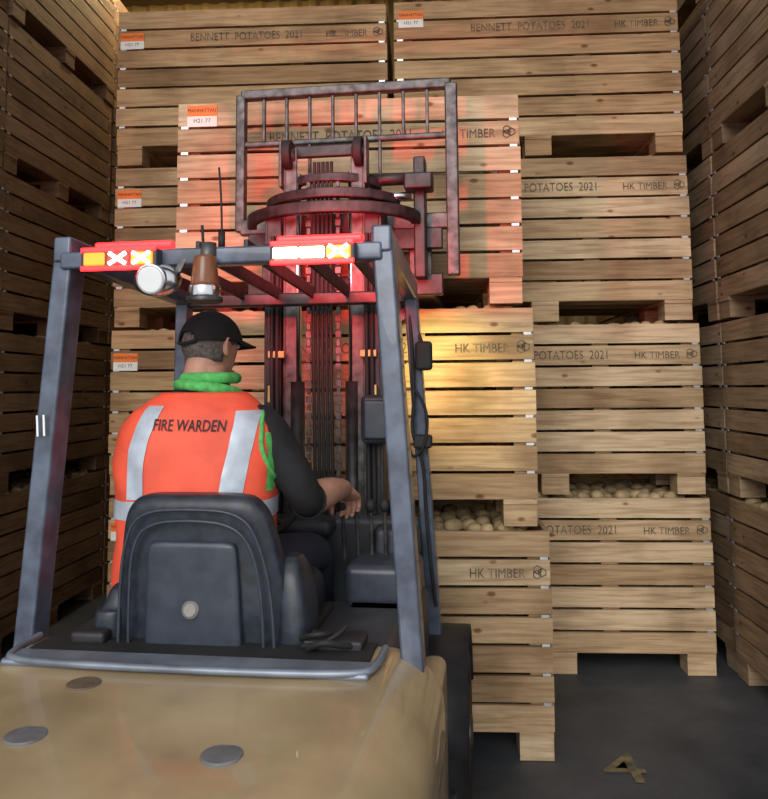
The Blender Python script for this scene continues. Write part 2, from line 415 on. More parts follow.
for i, (x, y, r, m) in enumerate(((-.22, -.29, .040, M_DISC), (-.215, -.53, .043, M_DISC2), (.22, -.56, .042, M_DISC2), (.42, -.70, .04, M_DISC2))):
    z = deckz(y)
    cyl('deck_plug_%d' % i, (x, y, z-.02), (x, y, z+.004), r, m, FK, bevel=.002)
for s in (-1, 1):
    tube('casting_seam_side', [(s*.62, .03, .80), (s*.622, -.3, .80), (s*.607, -.6, .80), (s*.52, -.93, .78)], .004, M_DISC, FK)
box('hood_lip', (-.02, -.165, 1.034), (.95, .09, .02), M_TRAY, FK, .009)
tube('hood_lip_edge', [(-.50, -.02, 1.044), (-.50, -.16, 1.044), (-.46, -.215, 1.042), (.0, -.222, 1.04), (.43, -.215, 1.042), (.47, -.16, 1.044), (.47, -.02, 1.044)], .010, M_TRAY, FK)
box('recess_shade_sheet', (-.02, -.04, 1.032), (.92, .17, .012), M_RUBBER, FK, .004)  # flat dark sheet on the deck, standing in for a recess in shade
box('engine_hood', (-.02, .30, .79), (1.0, .52, .44), M_PLASTIC, FK, .03)
box('chassis', (0, .55, .42), (.98, 1.15, .34), M_DARKF, FK, .03)
box('foot_floor', (0, .78, .60), (.96, .50, .03), M_RUBBER, FK, .005)
box('side_panel_right', (.555, .28, .56), (.08, .48, .60), M_TAN, FK, .03)
box('side_panel_left', (-.555, .28, .56), (.08, .48, .60), M_TAN, FK, .03)
box('step_right', (.54, .64, .34), (.14, .22, .03), M_STEEL, FK, .006)
box('step_left', (-.54, .64, .34), (.14, .22, .03), M_STEEL, FK, .006)
def wheel(name, x, y, r, w):
    zc = r-DZ
    bm = bmesh.new(); prof = [(.0, r*.5), (w*.15, r*.55), (w*.02, r*.62), (.0, r*.85), (w*.12, r*.97), (w*.3, r), (w*.7, r), (w*.88, r*.97), (w, r*.85), (w*.98, r*.62), (w*.85, r*.55), (w, r*.5)]
    rings = [[Vector((x+p-w/2, y+q*math.cos(t*math.pi/24), zc+q*math.sin(t*math.pi/24))) for t in range(48)] for p, q in prof]
    ring_loft(bm, rings); bmesh.ops.recalc_face_normals(bm, faces=bm.faces[:]); bm_obj(name+'_tyre', bm, M_RUBBER, FK)
    s = 1 if x > 0 else -1
    cyl(name+'_rim', (x+s*w*.30, y, zc), (x+s*w*.46, y, zc), r*.5, M_TAN, FK, bevel=.01)
    cyl(name+'_hub', (x+s*w*.3, y, zc), (x+s*w*.56, y, zc), r*.18, M_STEEL, FK, bevel=.01)
    for k in range(20):
        a = k*math.pi/10
        box(name+'_lug_%d' % k, (x, y+math.cos(a)*(r-.010), zc+math.sin(a)*(r-.010)), (w*.8, .035, .02), M_RUBBER, FK, .004, rot=(a-math.pi/2, 0, .25))
wheel('front_wheel_right', .545, 1.02, .33, .20); wheel('front_wheel_left', -.545, 1.02, .33, .20)
wheel('rear_wheel_right', .52, -.45, .26, .16); wheel('rear_wheel_left', -.52, -.45, .26, .16)
for s in (-1, 1):
    bm = bmesh.new(); rr = []
    for i in range(13):
        a = R(10+160*i/12); o_, i_ = .385, .365; zc = .33-DZ
        rr.append([Vector((s*.535-.115, 1.02+math.cos(a)*i_, zc+math.sin(a)*i_)), Vector((s*.535+.115, 1.02+math.cos(a)*i_, zc+math.sin(a)*i_)), Vector((s*.535+.115, 1.02+math.cos(a)*o_, zc+math.sin(a)*o_)), Vector((s*.535-.115, 1.02+math.cos(a)*o_, zc+math.sin(a)*o_))])
    ring_loft(bm, rr); bmesh.ops.recalc_face_normals(bm, faces=bm.faces[:]); bm_obj('front_fender', bm, M_DARKF, FK)
ZT = 2.13
for s, nm in ((-1, 'left'), (1, 'right')):
    beam('rear_post_'+nm, (s*.543, 0.0, .98), (s*.468, .03, ZT), .058, .085, M_FRAME, FK)
    beam('roof_rail_'+nm, (s*.468, -.02, ZT), (s*.452, .88, ZT-.04), .055, .075, M_FRAME, FK, xhint=(1, 0, 0))
    beam('front_post_'+nm, (s*.455, .86, ZT-.05), (s*.53, 1.0, .62), .05, .07, M_FRAME, FK)
beam('roof_beam_rear', (-.47, .0, 2.095), (.47, .0, 2.095), .05, .055, M_FRAME, FK, xhint=(0, 0, 1))
beam('roof_beam_front', (-.455, .87, 2.07), (.455, .87, 2.07), .05, .05, M_MAST, FK, xhint=(0, 0, 1))
for i in range(6):
    x = -.36+i*.144
    beam('roof_bar_%d' % i, (x, .02, 2.125), (x*.97, .87, 2.095), .014, .045, M_MAST, FK, bevel=.003)
text_obj('fleet_number', '11', .080, M_WHITE, FK, Matrix.Translation((-.505, -.040, 1.62)) @ Matrix.Rotation(R(-3.9), 4, 'Y') @ RX90, .50, .0022)
def lightbar(nm, x0, x1, segs):
    box('lightbar_body_'+nm, ((x0+x1)/2, -.045, 2.088), (x1-x0+.016, .04, .058), M_PLASTIC, FK, .006)
    for dz in (-.026, .026):
        box('red_halo_strip_'+nm, ((x0+x1)/2, -.067, 2.088+dz), (x1-x0+.012, .008, .014), M_RED, FK, .003)  # glowing strips added to imitate the red halo around the lenses
    w = (x1-x0)/len(segs)
    for i, k in enumerate(segs):
        cx = x0+w*(i+.5)
        if k == 'a':
            box('amber_lens_%s%d' % (nm, i), (cx, -.068, 2.088), (w*.86, .012, .036), M_AMBER, FK, .004)
        elif k == 'w':
            box('white_lens_%s%d' % (nm, i), (cx, -.068, 2.088), (w*.94, .012, .030), M_HOT, FK, .004)
        else:
            box('cell_back_%s%d' % (nm, i), (cx, -.066, 2.088), (w*.9, .010, .036), M_RED if (nm == 'left' and i == 1) else M_AMBER, FK, .004)
            for q in (-1, 1):
                box('led_cross_%s%d_%d' % (nm, i, q), (cx, -.073, 2.088), (w*.85, .006, .010), M_HOT, FK, .002, rot=(0, q*R(32), 0))
    box('red_strobe_'+nm, ((x0+x1)/2, .035, 2.142), (x1-x0+.03, .03, .024), M_RED, FK, .008)
lightbar('left', -.375, -.165, 'axx'); lightbar('right', .175, .395, 'wwx')
cyl('beacon_mount', (-.02, -.03, 2.06), (-.02, -.03, 2.13), .022, M_STEEL, FK)
cyl('beacon_lens', (-.02, -.055, 2.005), (-.02, -.055, 2.09), .040, M_BEAC, FK, r2=.030, bevel=.008)
cyl('beacon_base', (-.02, -.055, 1.972), (-.02, -.055, 2.007), .044, M_CHROME, FK, bevel=.006)
cyl('beacon_collar', (-.02, -.055, 1.960), (-.02, -.055, 1.975), .050, M_STEEL, FK, bevel=.004)
bm = bmesh.new(); ellipsoid(bm, (-.165, -.04, 2.028), (.070, .045, .047)); bm_obj('work_lamp_shell', bm, M_CHROME, FK, True)
cyl('work_lamp_bezel', (-.165, -.068, 2.026), (-.165, -.086, 2.023), .044, M_CHROME, FK, bevel=.005)
cyl('work_lamp_lens', (-.165, -.080, 2.024), (-.165, -.089, 2.022), .036, M_WHITE, FK, bevel=.003)
beam('work_lamp_bracket', (-.11, -.03, 2.05), (-.09, -.02, 2.10), .02, .01, M_STEEL, FK, bevel=.002)
tube('antenna', [(.0, 0.02, 2.10), (.002, 0.02, 2.25), (-.01, 0.02, 2.36)], .003, M_RUBBER, FK)
cyl('antenna_base', (.0, .02, 2.12), (.0, .02, 2.17), .010, M_RUBBER, FK)
tube('antenna_second', [(-.05, 0.01, 2.12), (-.055, 0.01, 2.19)], .004, M_RUBBER, FK)
MC = .078; MY = 1.06
for s, nm in ((-1, 'left'), (1, 'right')):
    x = MC+s*.235
    box('mast_outer_web_'+nm, (x, MY, 1.30), (.022, .12, 2.35), M_MAST, FK, .004)
    box('mast_outer_flange_a_'+nm, (x-s*.03, MY-.055, 1.30), (.06, .016, 2.35), M_MAST, FK, .004)
    box('mast_outer_flange_b_'+nm, (x-s*.03, MY+.055, 1.30), (.06, .016, 2.35), M_MAST, FK, .004)
    x = MC+s*.165
    box('mast_inner_web_'+nm, (x, MY+.02, 1.72), (.02, .11, 2.02), M_STEEL, FK, .004)
    box('mast_inner_flange_'+nm, (x-s*.025, MY-.03, 1.72), (.05, .014, 2.02), M_STEEL, FK, .004)
    cyl('lift_cylinder_'+nm, (MC+s*.115, MY-.02, .35), (MC+s*.115, MY-.02, 1.75), .030, M_MAST, FK)
    cyl('lift_rod_'+nm, (MC+s*.115, MY-.02, 1.75), (MC+s*.115, MY-.02, 2.62), .016, M_CHROME, FK)
    bm = bmesh.new()
    for k in range(58):
        add_box(bm, (MC+s*.062, MY-.045, .72+k*.033), (.022 if k % 2 else .014, .012, .026))
    bm_obj('lift_chain_'+nm, bm, M_STEEL, FK)
    cyl('sheave_'+nm, (MC+s*.15-.018, MY-.04, 2.70), (MC+s*.15+.018, MY-.04, 2.70), .062, M_RUBBER, FK, bevel=.006)
    cyl('sheave_hub_'+nm, (MC+s*.15-.028, MY-.04, 2.70), (MC+s*.15+.028, MY-.04, 2.70), .025, M_STEEL, FK)
    box('sheave_bracket_'+nm, (MC+s*.15+s*.03, MY-.03, 2.66), (.014, .07, .20), M_STEEL, FK, .004)
    box('brass_fitting_'+nm, (MC+s*.19, MY-.075, 1.86), (.07, .02, .03), M_BRASS, FK, .004)
    box('brass_fitting_low_'+nm, (MC+s*.215, MY-.075, 1.70), (.02, .02, .07), M_BRASS, FK, .004)
    for j in range(2):
        xx = MC+s*(.185+.022*j)
        tube('mast_side_hose_%s%d' % (nm, j), [(xx, MY-.075, .75), (xx+.008, MY-.085, 1.3), (xx-.004, MY-.08, 1.9), (xx, MY-.07, 2.35)], .009, M_RUBBER, FK)
for i, (z, t) in enumerate(((.40, .12), (1.05, .06), (2.42, .09), (2.73, .05))):
    box('mast_crossmember_%d' % i, (MC, MY+(.07 if i < 3 else .03), z), (.50 if i < 3 else .36, .03, t), M_MAST, FK, .006)
tube('mast_tie', [(MC-.25, MY-.07, 2.30), (MC, MY-.09, 2.30), (MC+.25, MY-.07, 2.30)], .018, M_MAST, FK)
for i in range(5):
    x = MC-.036+i*.018
    tube('mast_hose_%d' % i, [(x, MY-.06, .7), (x+.01, MY-.07, 1.3), (x-.006, MY-.06, 2.0), (x, MY-.05, 2.66)], .0075, M_RUBBER, FK)
for i, (hw, z, r, y) in enumerate(((.355, 2.43, .024, 0), (.27, 2.50, .020, .02), (.19, 2.575, .018, .03))):
    bm = bmesh.new(); rr = []
    for k in range(25):
        a = math.pi*k/24
        c = Vector((MC+.02+math.cos(a)*hw, MY+.06-math.sin(a)*hw*.55, z+.02*math.sin(a)))
        dn = Vector((math.cos(a), -math.sin(a)*.7, 0)).normalized()
        rr.append([c-dn*.02+Vector((0, 0, -r)), c+dn*.02+Vector((0, 0, -r)), c+dn*.02+Vector((0, 0, r)), c-dn*.02+Vector((0, 0, r))])
    ring_loft(bm, rr); bmesh.ops.recalc_face_normals(bm, faces=bm.faces[:])
    o = bm_obj('rotator_ring_%d' % i, bm, M_MAST, FK); mb = o.modifiers.new('b', 'BEVEL'); mb.width = .005; mb.segments = 2
    for f in o.data.polygons: f.use_smooth = False
BC = .128; BY = 1.23
x0, x1, z0, z1 = BC-.475, BC+.475, 2.12, 3.05
beam('backrest_top', (x0, BY, z1), (x1, BY, z1), .045, .045, M_STEEL, FK, xhint=(0, 0, 1))
beam('backrest_left', (x0, BY, 2.42), (x0, BY, z1), .045, .045, M_STEEL, FK)
beam('backrest_right', (x1, BY, 2.2), (x1, BY, z1), .055, .05, M_STEEL, FK)
beam('backrest_mid', (x0, BY, 2.82), (x1, BY, 2.82), .028, .03, M_STEEL, FK, xhint=(0, 0, 1))
beam('backrest_low', (x0, BY, 2.44), (x1, BY, 2.44), .07, .045, M_STEEL, FK, xhint=(0, 0, 1))
for i in range(1, 9):
    x = x0+(x1-x0)*i/9
    beam('backrest_bar_%d' % i, (x, BY, 2.44 if i in (3, 6) else 2.82), (x, BY, z1), .013, .022, M_STEEL, FK, bevel=.003)
box('carriage_plate_top', (BC, BY-.02, 2.36), (.86, .04, .09), M_MAST, FK, .006)
box('carriage_plate_low', (BC, BY-.02, 2.16), (.86, .04, .09), M_MAST, FK, .006)
box('carriage_side_arm', (BC+.34, BY-.06, 2.44), (.05, .10, .52), M_MAST, FK, .008)
box('carriage_block', (BC+.34, BY-.12, 2.58), (.12, .10, .07), M_MAST, FK, .01)
cyl('sideshift_cylinder', (BC+.08, BY-.12, 2.60), (BC+.33, BY-.12, 2.60), .026, M_MAST, FK)
cyl('sideshift_rod', (BC+.18, BY-.15, 2.52), (BC+.31, BY-.15, 2.52), .016, M_CHROME, FK)
for s in (-1, 1):
    box('fork_shank', (BC+s*.33, BY+.03, 2.25), (.10, .04, .26), M_STEEL, FK, .006)
    box('fork_blade', (BC+s*.33, BY+.50, 2.145), (.10, .95, .035), M_STEEL, FK, .006)
box('control_unit', (.335, .93, 1.60), (.17, .10, .19), M_PLASTIC, FK, .025)
box('control_unit_lid', (.335, .875, 1.60), (.14, .02, .15), M_SEAT2, FK, .01)
tube('mirror_arm', [(.47, .86, 1.95), (.50, .84, 1.90), (.50, .83, 1.85)], .008, M_RUBBER, FK)
box('mirror_housing', (.505, .82, 1.84), (.065, .03, .11), M_RUBBER, FK, .014)
tube('post_cable_a', [(.45, .84, 2.02), (.47, .83, 1.7), (.45, .84, 1.55), (.50, .84, 1.45), (.50, .88, 1.2), (.53, .92, .9)], .007, M_RUBBER, FK)
tube('post_cable_b', [(.46, .84, 1.72), (.52, .81, 1.66), (.51, .82, 1.5), (.44, .84, 1.44), (.43, .86, 1.6)], .006, M_RUBBER, FK)
box('post_clip', (.495, .85, 1.52), (.07, .05, .05), M_RUBBER, FK, .01)
box('dash_cowl', (0, .93, .92), (.96, .08, .62), M_PLASTIC, FK, .03)
box('dash_top', (-.12, .86, 1.20), (.55, .16, .06), M_PLASTIC, FK, .025)
box('side_console_low', (.385, .62, .86), (.26, .36, .30), M_PLASTIC, FK, .03)
box('side_console_top', (.375, .66, 1.06), (.25, .26, .14), M_SEAT2, FK, .03)
box('side_console_knee', (.40, .80, 1.16), (.17, .12, .12), M_PLASTIC, FK, .03)
for i in range(4):
    x = .22+i*.05
    tube('lever_%d' % i, [(x, .72, 1.10), (x, .70, 1.22), (x, .665+i*.01, 1.30)], .007, M_STEEL, FK)
    bm = bmesh.new(); ellipsoid(bm, (x, .66+i*.01, 1.305), (.019, .019, .024), seg=16); bm_obj('lever_knob_%d' % i, bm, M_RUBBER, FK, True)
cyl('steering_column', (-.13, .90, 1.05), (-.13, .74, 1.27), .028, M_RUBBER, FK)
sw = [(-.13+.17*math.cos(t*math.pi/12), .725+.14*math.sin(t*math.pi/12), 1.285+.10*math.sin(t*math.pi/12)) for t in range(24)]
tube('steering_wheel', sw, .013, M_RUBBER, FK, True)
for a in (R(90), R(210), R(330)):
    tube('steering_spoke', [(-.13, .73, 1.275), (-.13+.165*math.cos(a), .725+.135*math.sin(a), 1.285+.097*math.sin(a))], .009, M_RUBBER, FK)
box('seat_rail_right', (.33, .02, 1.045), (.16, .10, .03), M_DARKF, FK, .008)
tube('harness_cable', [(.27, -.05, 1.045), (.31, -.08, 1.075), (.36, -.05, 1.055), (.40, .0, 1.04)], .009, M_RUBBER, FK)
tube('harness_cable_b', [(.25, -.03, 1.045), (.33, -.06, 1.06), (.36, .02, 1.085)], .006, M_RUBBER, FK)
tube('harness_cable_c', [(.24, .0, 1.055), (.28, -.06, 1.085), (.33, -.02, 1.075), (.30, .06, 1.045)], .007, M_RUBBER, FK)

# seat
SX = -.045
bm = bmesh.new()
rg = [(.985, .215, .035, .035), (1.00, .235, .05, .035), (1.10, .243, .058, .03), (1.20, .238, .058, .022), (1.30, .222, .055, .012), (1.37, .205, .052, .004), (1.405, .185, .048, 0), (1.425, .160, .038, 0), (1.432, .125, .024, 0)]
P = smooth_path(rg, 4)
ring_loft(bm, [sell(SX-.06*max(0, q[0]-1.15), q[3]+.02, q[0], q[1], q[2], 4.0) for q in P]); bm_obj('seat_back_shell', bm, M_SEAT, FK)
bm = bmesh.new()
ring_loft(bm, [sell(SX-.01, q[2]+.02, q[0], q[1], .02, 6.0) for q in smooth_path([(1.0, .125, -.030, 0), (1.02, .135, -.032, 0), (1.15, .132, -.038, 0), (1.28, .125, -.046, 0), (1.305, .115, -.044, 0), (1.31, .10, -.038, 0)], 4)])
bm_obj('seat_back_panel', bm, M_SEAT2, FK)
for i in range(2):
    dz = .0 if i == 0 else .03; w = .19
    tube('seat_piping_%d' % i, [(SX-w-dz, -.030, 1.0), (SX-w-dz*.9, -.036, 1.15), (SX-w+.012-dz*.8, -.046, 1.30), (SX-.13-dz, -.052, 1.36+dz), (SX-.012, -.054, 1.37+dz), (SX+.105+dz, -.052, 1.36+dz), (SX+w-.028+dz*.8, -.046, 1.30), (SX+w+dz*.9, -.036, 1.15), (SX+w+dz, -.030, 1.0)], .0045, M_SEAT2, FK)
cyl('seat_emblem', (SX-.012, -.032, 1.13), (SX-.012, -.041, 1.131), .025, M_DISC2, FK, bevel=.003)
cyl('seat_emblem_face', (SX-.012, -.038, 1.13), (SX-.012, -.044, 1.131), .018, mat('emblem_grey', (.28, .26, .23), .5), FK, bevel=.002)
bm = bmesh.new(); ring_loft(bm, [sell(SX, .30, q[0], q[1], q[2], 4.5) for q in smooth_path([(1.00, .22, .23), (1.02, .25, .25), (1.09, .255, .255), (1.13, .235, .24), (1.14, .19, .2)], 3)]); bm_obj('seat_cushion', bm, M_SEAT, FK)
for s, nm, zt_, xx in ((-1, 'left', 1.17, .275), (1, 'right', 1.255, .255)):
    bm = bmesh.new(); x = SX+s*xx
    ring_loft(bm, [sell(x+s*q[3], .08+q[4], q[0], q[1], q[2], 3.5, 28) for q in smooth_path([(1.0, .035, .06, 0, 0), (1.02, .045, .08, 0, 0), (1.10, .046, .09, 0, .01), (zt_-.06, .040, .075, -.01, .01), (zt_-.015, .030, .05, -.015, .01), (zt_, .016, .03, -.015, .01)], 4)])
    bm_obj('hip_restraint_'+nm, bm, M_SEAT, FK)
box('seat_base', (SX, .22, 1.0), (.56, .50, .06), M_RUBBER, FK, .015)
box('seat_lever_left', (SX-.30, -.03, 1.05), (.10, .05, .035), M_DARKF, FK, .012)

# ------------------------------------------------------------------ driver
DR = empty('forklift_driver', FO, FR)
CX, TY = -.145, .225
T = [(.99, .17, .12, -.01), (1.05, .205, .15, -.01), (1.14, .215, .155, 0), (1.25, .222, .15, 0), (1.38, .232, .142, .005), (1.50, .240, .135, .01), (1.58, .236, .124, .015), (1.635, .214, .108, .02), (1.675, .172, .092, .025), (1.705, .125, .076, .03), (1.735, .078, .066, .035), (1.80, .064, .066, .045)]
def torso(bm, grow=0, z0=None, z1=None, e=2.5, n=64, cap=True):
    P = smooth_path(T, 4); P = [q for q in P if (z0 is None or q[0] >= z0) and (z1 is None or q[0] <= z1)]
    ring_loft(bm, [sell(CX+.05*max(0, (q[0]-1.6))*1.2, TY+q[3], q[0], q[1]+grow, q[2]+grow, e if q[0] < 1.66 else 2.1, n) for q in P], cap)
bm = bmesh.new(); torso(bm)
RS = (CX+.200, TY+.02, 1.605); LS = (CX-.195, TY+.02, 1.595)
RE = (.180, .29, 1.375); RW = (.245, .525, 1.385)
LE = (-.395, .42, 1.38); LW = (-.335, .64, 1.34)
limb(bm, [(CX+.13, TY+.02, 1.62, .05), (*RS, .066), (CX+.27, TY+.03, 1.50, .062), (RE[0], RE[1]-.02, RE[2]+.03, .054), (RE[0]+.005, RE[1]+.03, RE[2]-.002, .052), (.215, .40, 1.385, .050), (*RW, .034), (RW[0]+.005, RW[1]+.03, RW[2]-.007, .029)])
limb(bm, [(CX-.13, TY+.02, 1.62, .05), (*LS, .060), (CX-.225, TY+.09, 1.50, .056), (LE[0], LE[1]-.03, LE[2]+.02, .050), (LE[0]+.005, LE[1]+.03, LE[2]-.002, .048), (-.38, .53, 1.365, .044), (*LW, .030), (LW[0]+.005, LW[1]+.03, LW[2]-.003, .027)])
for s, kx in ((1, .115), (-1, -.40)):
    limb(bm, [(CX+s*.09, TY, 1.10, .10), (CX+s*.13, TY+.16, 1.14, .098), (kx-s*.02, TY+.36, 1.15, .076), (kx, TY+.47, 1.12, .066), (kx, TY+.50, 1.03, .060), (kx, TY+.53, .88, .056), (kx, TY+.55, .74, .045), (kx, TY+.555, .69, .042)])
    limb(bm, [(kx, TY+.55, .665, .04), (kx, TY+.62, .655, .04), (kx+s*.01, TY+.72, .648, .036), (kx+s*.01, TY+.78, .645, .026)])
def cls(c):
    if c.z < .70 or (c.z < .735 and c.y > TY+.6): return 3
    if c.z < 1.09 or (c.y > TY+.12 and c.z < 1.25): return 2
    if c.z > 1.76: return 1
    arm_r = c.x > .10 and c.y > RE[1]+.015 and c.z < 1.47
    arm_l = c.x < -.30 and c.y > LE[1]+.0 and c.z < 1.46
    if arm_r or arm_l: return 1
    return 0
remesh_obj('body', bm, .0105, [M_BLACK, M_SKIN, M_NAVY, M_RUBBER], DR, 5, cls)
tube('sleeve_cuff_right', [(RE[0]+.004+.055*math.cos(t*math.pi/8), RE[1]+.016, RE[2]+.057*math.sin(t*math.pi/8)) for t in range(16)], .005, M_BLACK, DR, True)

def hand(name, wrist, f, nrm, thumb_sign, curl, parent, spread=.0205):
    f = Vector(f).normalized(); nv = Vector(nrm); nv = (nv-f*nv.dot(f)).normalized(); s = f.cross(nv)*thumb_sign
    w = Vector(wrist); bm = bmesh.new(); rings = []
    for q in smooth_path([(-.02, .026, .022), (.0, .027, .019), (.03, .036, .018), (.06, .042, .016), (.085, .041, .014), (.097, .034, .010)], 3):
        rings.append([w+f*q[0]+s*(q[1]*math.cos(a))+nv*(q[2]*math.sin(a)) for a in [2*math.pi*k/20 for k in range(20)]])
    ring_loft(bm, rings)
    for i, (ln, off) in enumerate(((.074, 1.5), (.083, .5), (.077, -.5), (.060, -1.5))):
        p = w+f*(.078-abs(off)*.003)+s*off*spread; ang = 0; pts = [(*p, .0095)]; p = p+f*.018; pts.append((*p, .0095))
        for j, (fr, rr) in enumerate(((.45, .0090), (.32, .0084), (.25, .0072))):
            ang += curl*(.75, 1.0, .8)[j]*(1+.07*i); d = f*math.cos(ang)+nv*math.sin(ang)
            p = p+d*ln*fr; pts.append((*p, rr))
        limb(bm, pts, 12, 3)
    p = w+f*.022+s*.026+nv*.004; d = (f*.62+s*.62+nv*.42).normalized(); pts = [(*p, .014)]
    p = p+d*.036; pts.append((*p, .0115)); d = (d+nv*.55+f*.35-s*.25).normalized(); p = p+d*.030; pts.append((*p, .0100)); d = (d+nv*.35-s*.35).normalized(); p = p+d*.024; pts.append((*p, .008))
    limb(bm, pts, 12, 3)
    return remesh_obj(name, bm, .0038, [M_SKIN], parent, 3)
hand('hand_right', (RW[0]+.006, RW[1]+.035, RW[2]-.008), (.02, .88, -.42), (0, -.4, -1), 1, .85, DR)
hand('hand_left', (LW[0]+.008, LW[1]+.03, LW[2]-.003), (.28, .80, -.16), (0, -.15, -1), -1, .85, DR)

# vest
bm = bmesh.new(); torso(bm, .014, 1.085, 1.712, 2.6, 96, cap=False)
for v in bm.verts:
    nz = noise.noise(Vector((v.co.x*9, v.co.y*6, v.co.z*5)))*.012 + noise.noise(Vector((v.co.x*20+v.co.z*14, 3, v.co.z*9)))*.009
    d = Vector((v.co.x-CX, v.co.y-TY, 0)).normalized(); k = 1 if v.co.z < 1.6 else .5
    v.co += d*nz*k
    if v.co.z < 1.35: v.co += d*(1.35-v.co.z)*.06
bmesh.ops.recalc_face_normals(bm, faces=bm.faces[:])
bm.normal_update()
bvh = BVHTree.FromBMesh(bm)
vest = bm_obj('hi_vis_vest', bm, M_VEST, DR, True)
md = vest.modifiers.new('sol', 'SOLIDIFY'); md.thickness = .004; md.offset = 0
def project(pts_, off=.005):
    out = []
    for p in pts_:
        h = bvh.ray_cast(Vector((p[0], TY-1.0, p[2])), Vector((0, 1, 0)))
        out.append(Vector((p[0], (h[0].y if h[0] else TY), p[2])) + (h[1]*off*(1 if h[0] and h[1].y < 0 else -1) if h[0] else Vector((0, -off, 0))))
    return out
def strip(name, pts, w, m):
    P = smooth_path(pts, 8); bm = bmesh.new(); rows = []
    for (x, z) in P:
        q = project([(x+w*(k/6-.5), 0, z) for k in range(7)], .005)
        rows.append([bm.verts.new(v) for v in q])
    for a, b in zip(rows, rows[1:]):
        for i in range(6): bm.faces.new((a[i], a[i+1], b[i+1], b[i]))
    return bm_obj(name, bm, m, DR, True)
strip('vest_brace_left', [(-.248, 1.670), (-.270, 1.60), (-.283, 1.52), (-.280, 1.40)], .058, M_REFL)
strip('vest_brace_right', [(.034, 1.655), (.032, 1.60), (.016, 1.50), (.002, 1.40)], .062, M_REFL)
bm = bmesh.new(); rr = []
for z in (1.345, 1.36, 1.38, 1.40):
    rg = []
    for i in range(96):
        a = 2*math.pi*i/96; d = Vector((math.cos(a), math.sin(a), 0)); o_ = Vector((CX, TY, z+.006*math.sin(a*3)))
        h = bvh.ray_cast(o_+d*.6, -d); rg.append((h[0] if h[0] else o_+d*.2)+d*.005)
    rr.append(rg)
ring_loft(bm, rr, cap=False); bm_obj('vest_band', bm, M_REFL, DR, True)
me = text_mesh('FIRE WARDEN', .046, 'CENTER', .76, .0004)
me.transform(Matrix.Translation((-.128, 0, 1.612)) @ Matrix.Rotation(R(1), 4, 'Y') @ RX90)
for v, q in zip(me.vertices, project([v.co[:] for v in me.vertices], .0065)): v.co = q
me.materials.clear(); me.materials.append(M_BLKINK); link(bpy.data.objects.new('vest_lettering', me), DR)
HX, HY, HZ = -.128, .290, 1.858
cc = [(CX+.02+.094*math.cos(t*math.pi/10), TY+.035+.085*math.sin(t*math.pi/10), 1.720-.012*math.sin(t*math.pi/10)-.012*math.cos(t*math.pi/10)) for t in range(20)]
tube('green_collar', cc, .018, M_GREEN, DR, True)
cc = [(CX+.025+.080*math.cos(t*math.pi/10), TY+.04+.076*math.sin(t*math.pi/10), 1.756) for t in range(20)]
tube('green_collar_inner', cc, .018, M_GREEN, DR, True)
def armhole(s):
    pts = []
    for t in range(20):
        a = t*math.pi/10; z = 1.555+.105*math.sin(a); y = TY+.02+.088*math.cos(a)
        d = Vector((s, 0, 0)); h = bvh.ray_cast(Vector((CX+s*.6, y, z)), -d)
        x = (h[0].x if h[0] else CX+s*.22)+s*.002
        pts.append((x, y, z))
    return pts
tube('vest_edging_right', armhole(1), .008, M_GREEN, DR, True)
strip('vest_edging_back', [(.090, 1.59), (.098, 1.52), (.094, 1.42)], .014, M_GREEN)

# head
HD = bpy.data.objects.new('head', None); link(HD, DR); HD.location = (HX, HY, HZ); HD.rotation_euler = (R(-2), R(-3), R(-27)); HD.empty_display_size = .1
bm = bmesh.new(); vs = ellipsoid(bm, (0, 0, 0), (.076, .096, .115), seg=40)
for v in vs:
    x, y, z = v.co
    if z < -.01:
        t = min(1, (-z-.01)/.10); v.co.x *= 1-.28*t
        if y < 0: v.co.y *= 1-.45*t
        else: v.co.y = y*(1-.02*t)+.018*t*(1 if y > .01 else 0)
    if y > .05: v.co.y = y-.006
    for sx in (-1, 1):
        dd = math.hypot(x-sx*.032, z-.004)
        if y > .05 and dd < .022: v.co.y -= .007*(1-dd/.022)
ellipsoid(bm, (0, .090, -.022), (.014, .015, .012), seg=16)
limb(bm, [(0, .084, .012, .008), (0, .090, -.004, .009), (0, .096, -.018, .010)], 12, 3)
ellipsoid(bm, (0, .078, -.088), (.026, .018, .018), seg=16)
for sx in (-1, 1):
    ellipsoid(bm, (sx*.077, -.006, -.008), (.010, .019, .031), Matrix.Rotation(R(12)*sx, 4, 'Z') @ Matrix.Rotation(R(-8), 4, 'X'), seg=16)
    limb(bm, [(sx*.080, .0, .018, .005), (sx*.089, -.014, .016, .005), (sx*.090, -.020, -.004, .005), (sx*.084, -.012, -.026, .005), (sx*.078, -.002, -.034, .006)], 10, 3)
    ellipsoid(bm, (sx*.030, .082, .020), (.019, .010, .006), seg=14)
limb(bm, [(0, -.03, -.05, .055), (0, -.045, -.12, .060)], 24, 4)
remesh_obj('face', bm, .0036, [M_SKIN], HD, 3)
for sx in (-1, 1):
    bm = bmesh.new(); ellipsoid(bm, (sx*.031, .080, .003), (.0125, .0110, .0085), seg=16); bm_obj('eyeball', bm, M_EYEW, HD, True)
    bm = bmesh.new(); ellipsoid(bm, (sx*.031, .0885, .003), (.0052, .0032, .0052), seg=12); bm_obj('iris', bm, M_EYED, HD, True)
    bm = bmesh.new(); ellipsoid(bm, (sx*.031, .089, .021), (.016, .005, .0035), seg=12); bm_obj('eyebrow', bm, M_HAIR, HD, True)
bm = bmesh.new(); ellipsoid(bm, (0, .093, -.052), (.024, .007, .006), seg=16); bm_obj('mouth', bm, M_LIP, HD, True)
bm = bmesh.new(); vs = ellipsoid(bm, (0, -.002, 0), (.081, .101, .118), seg=40)
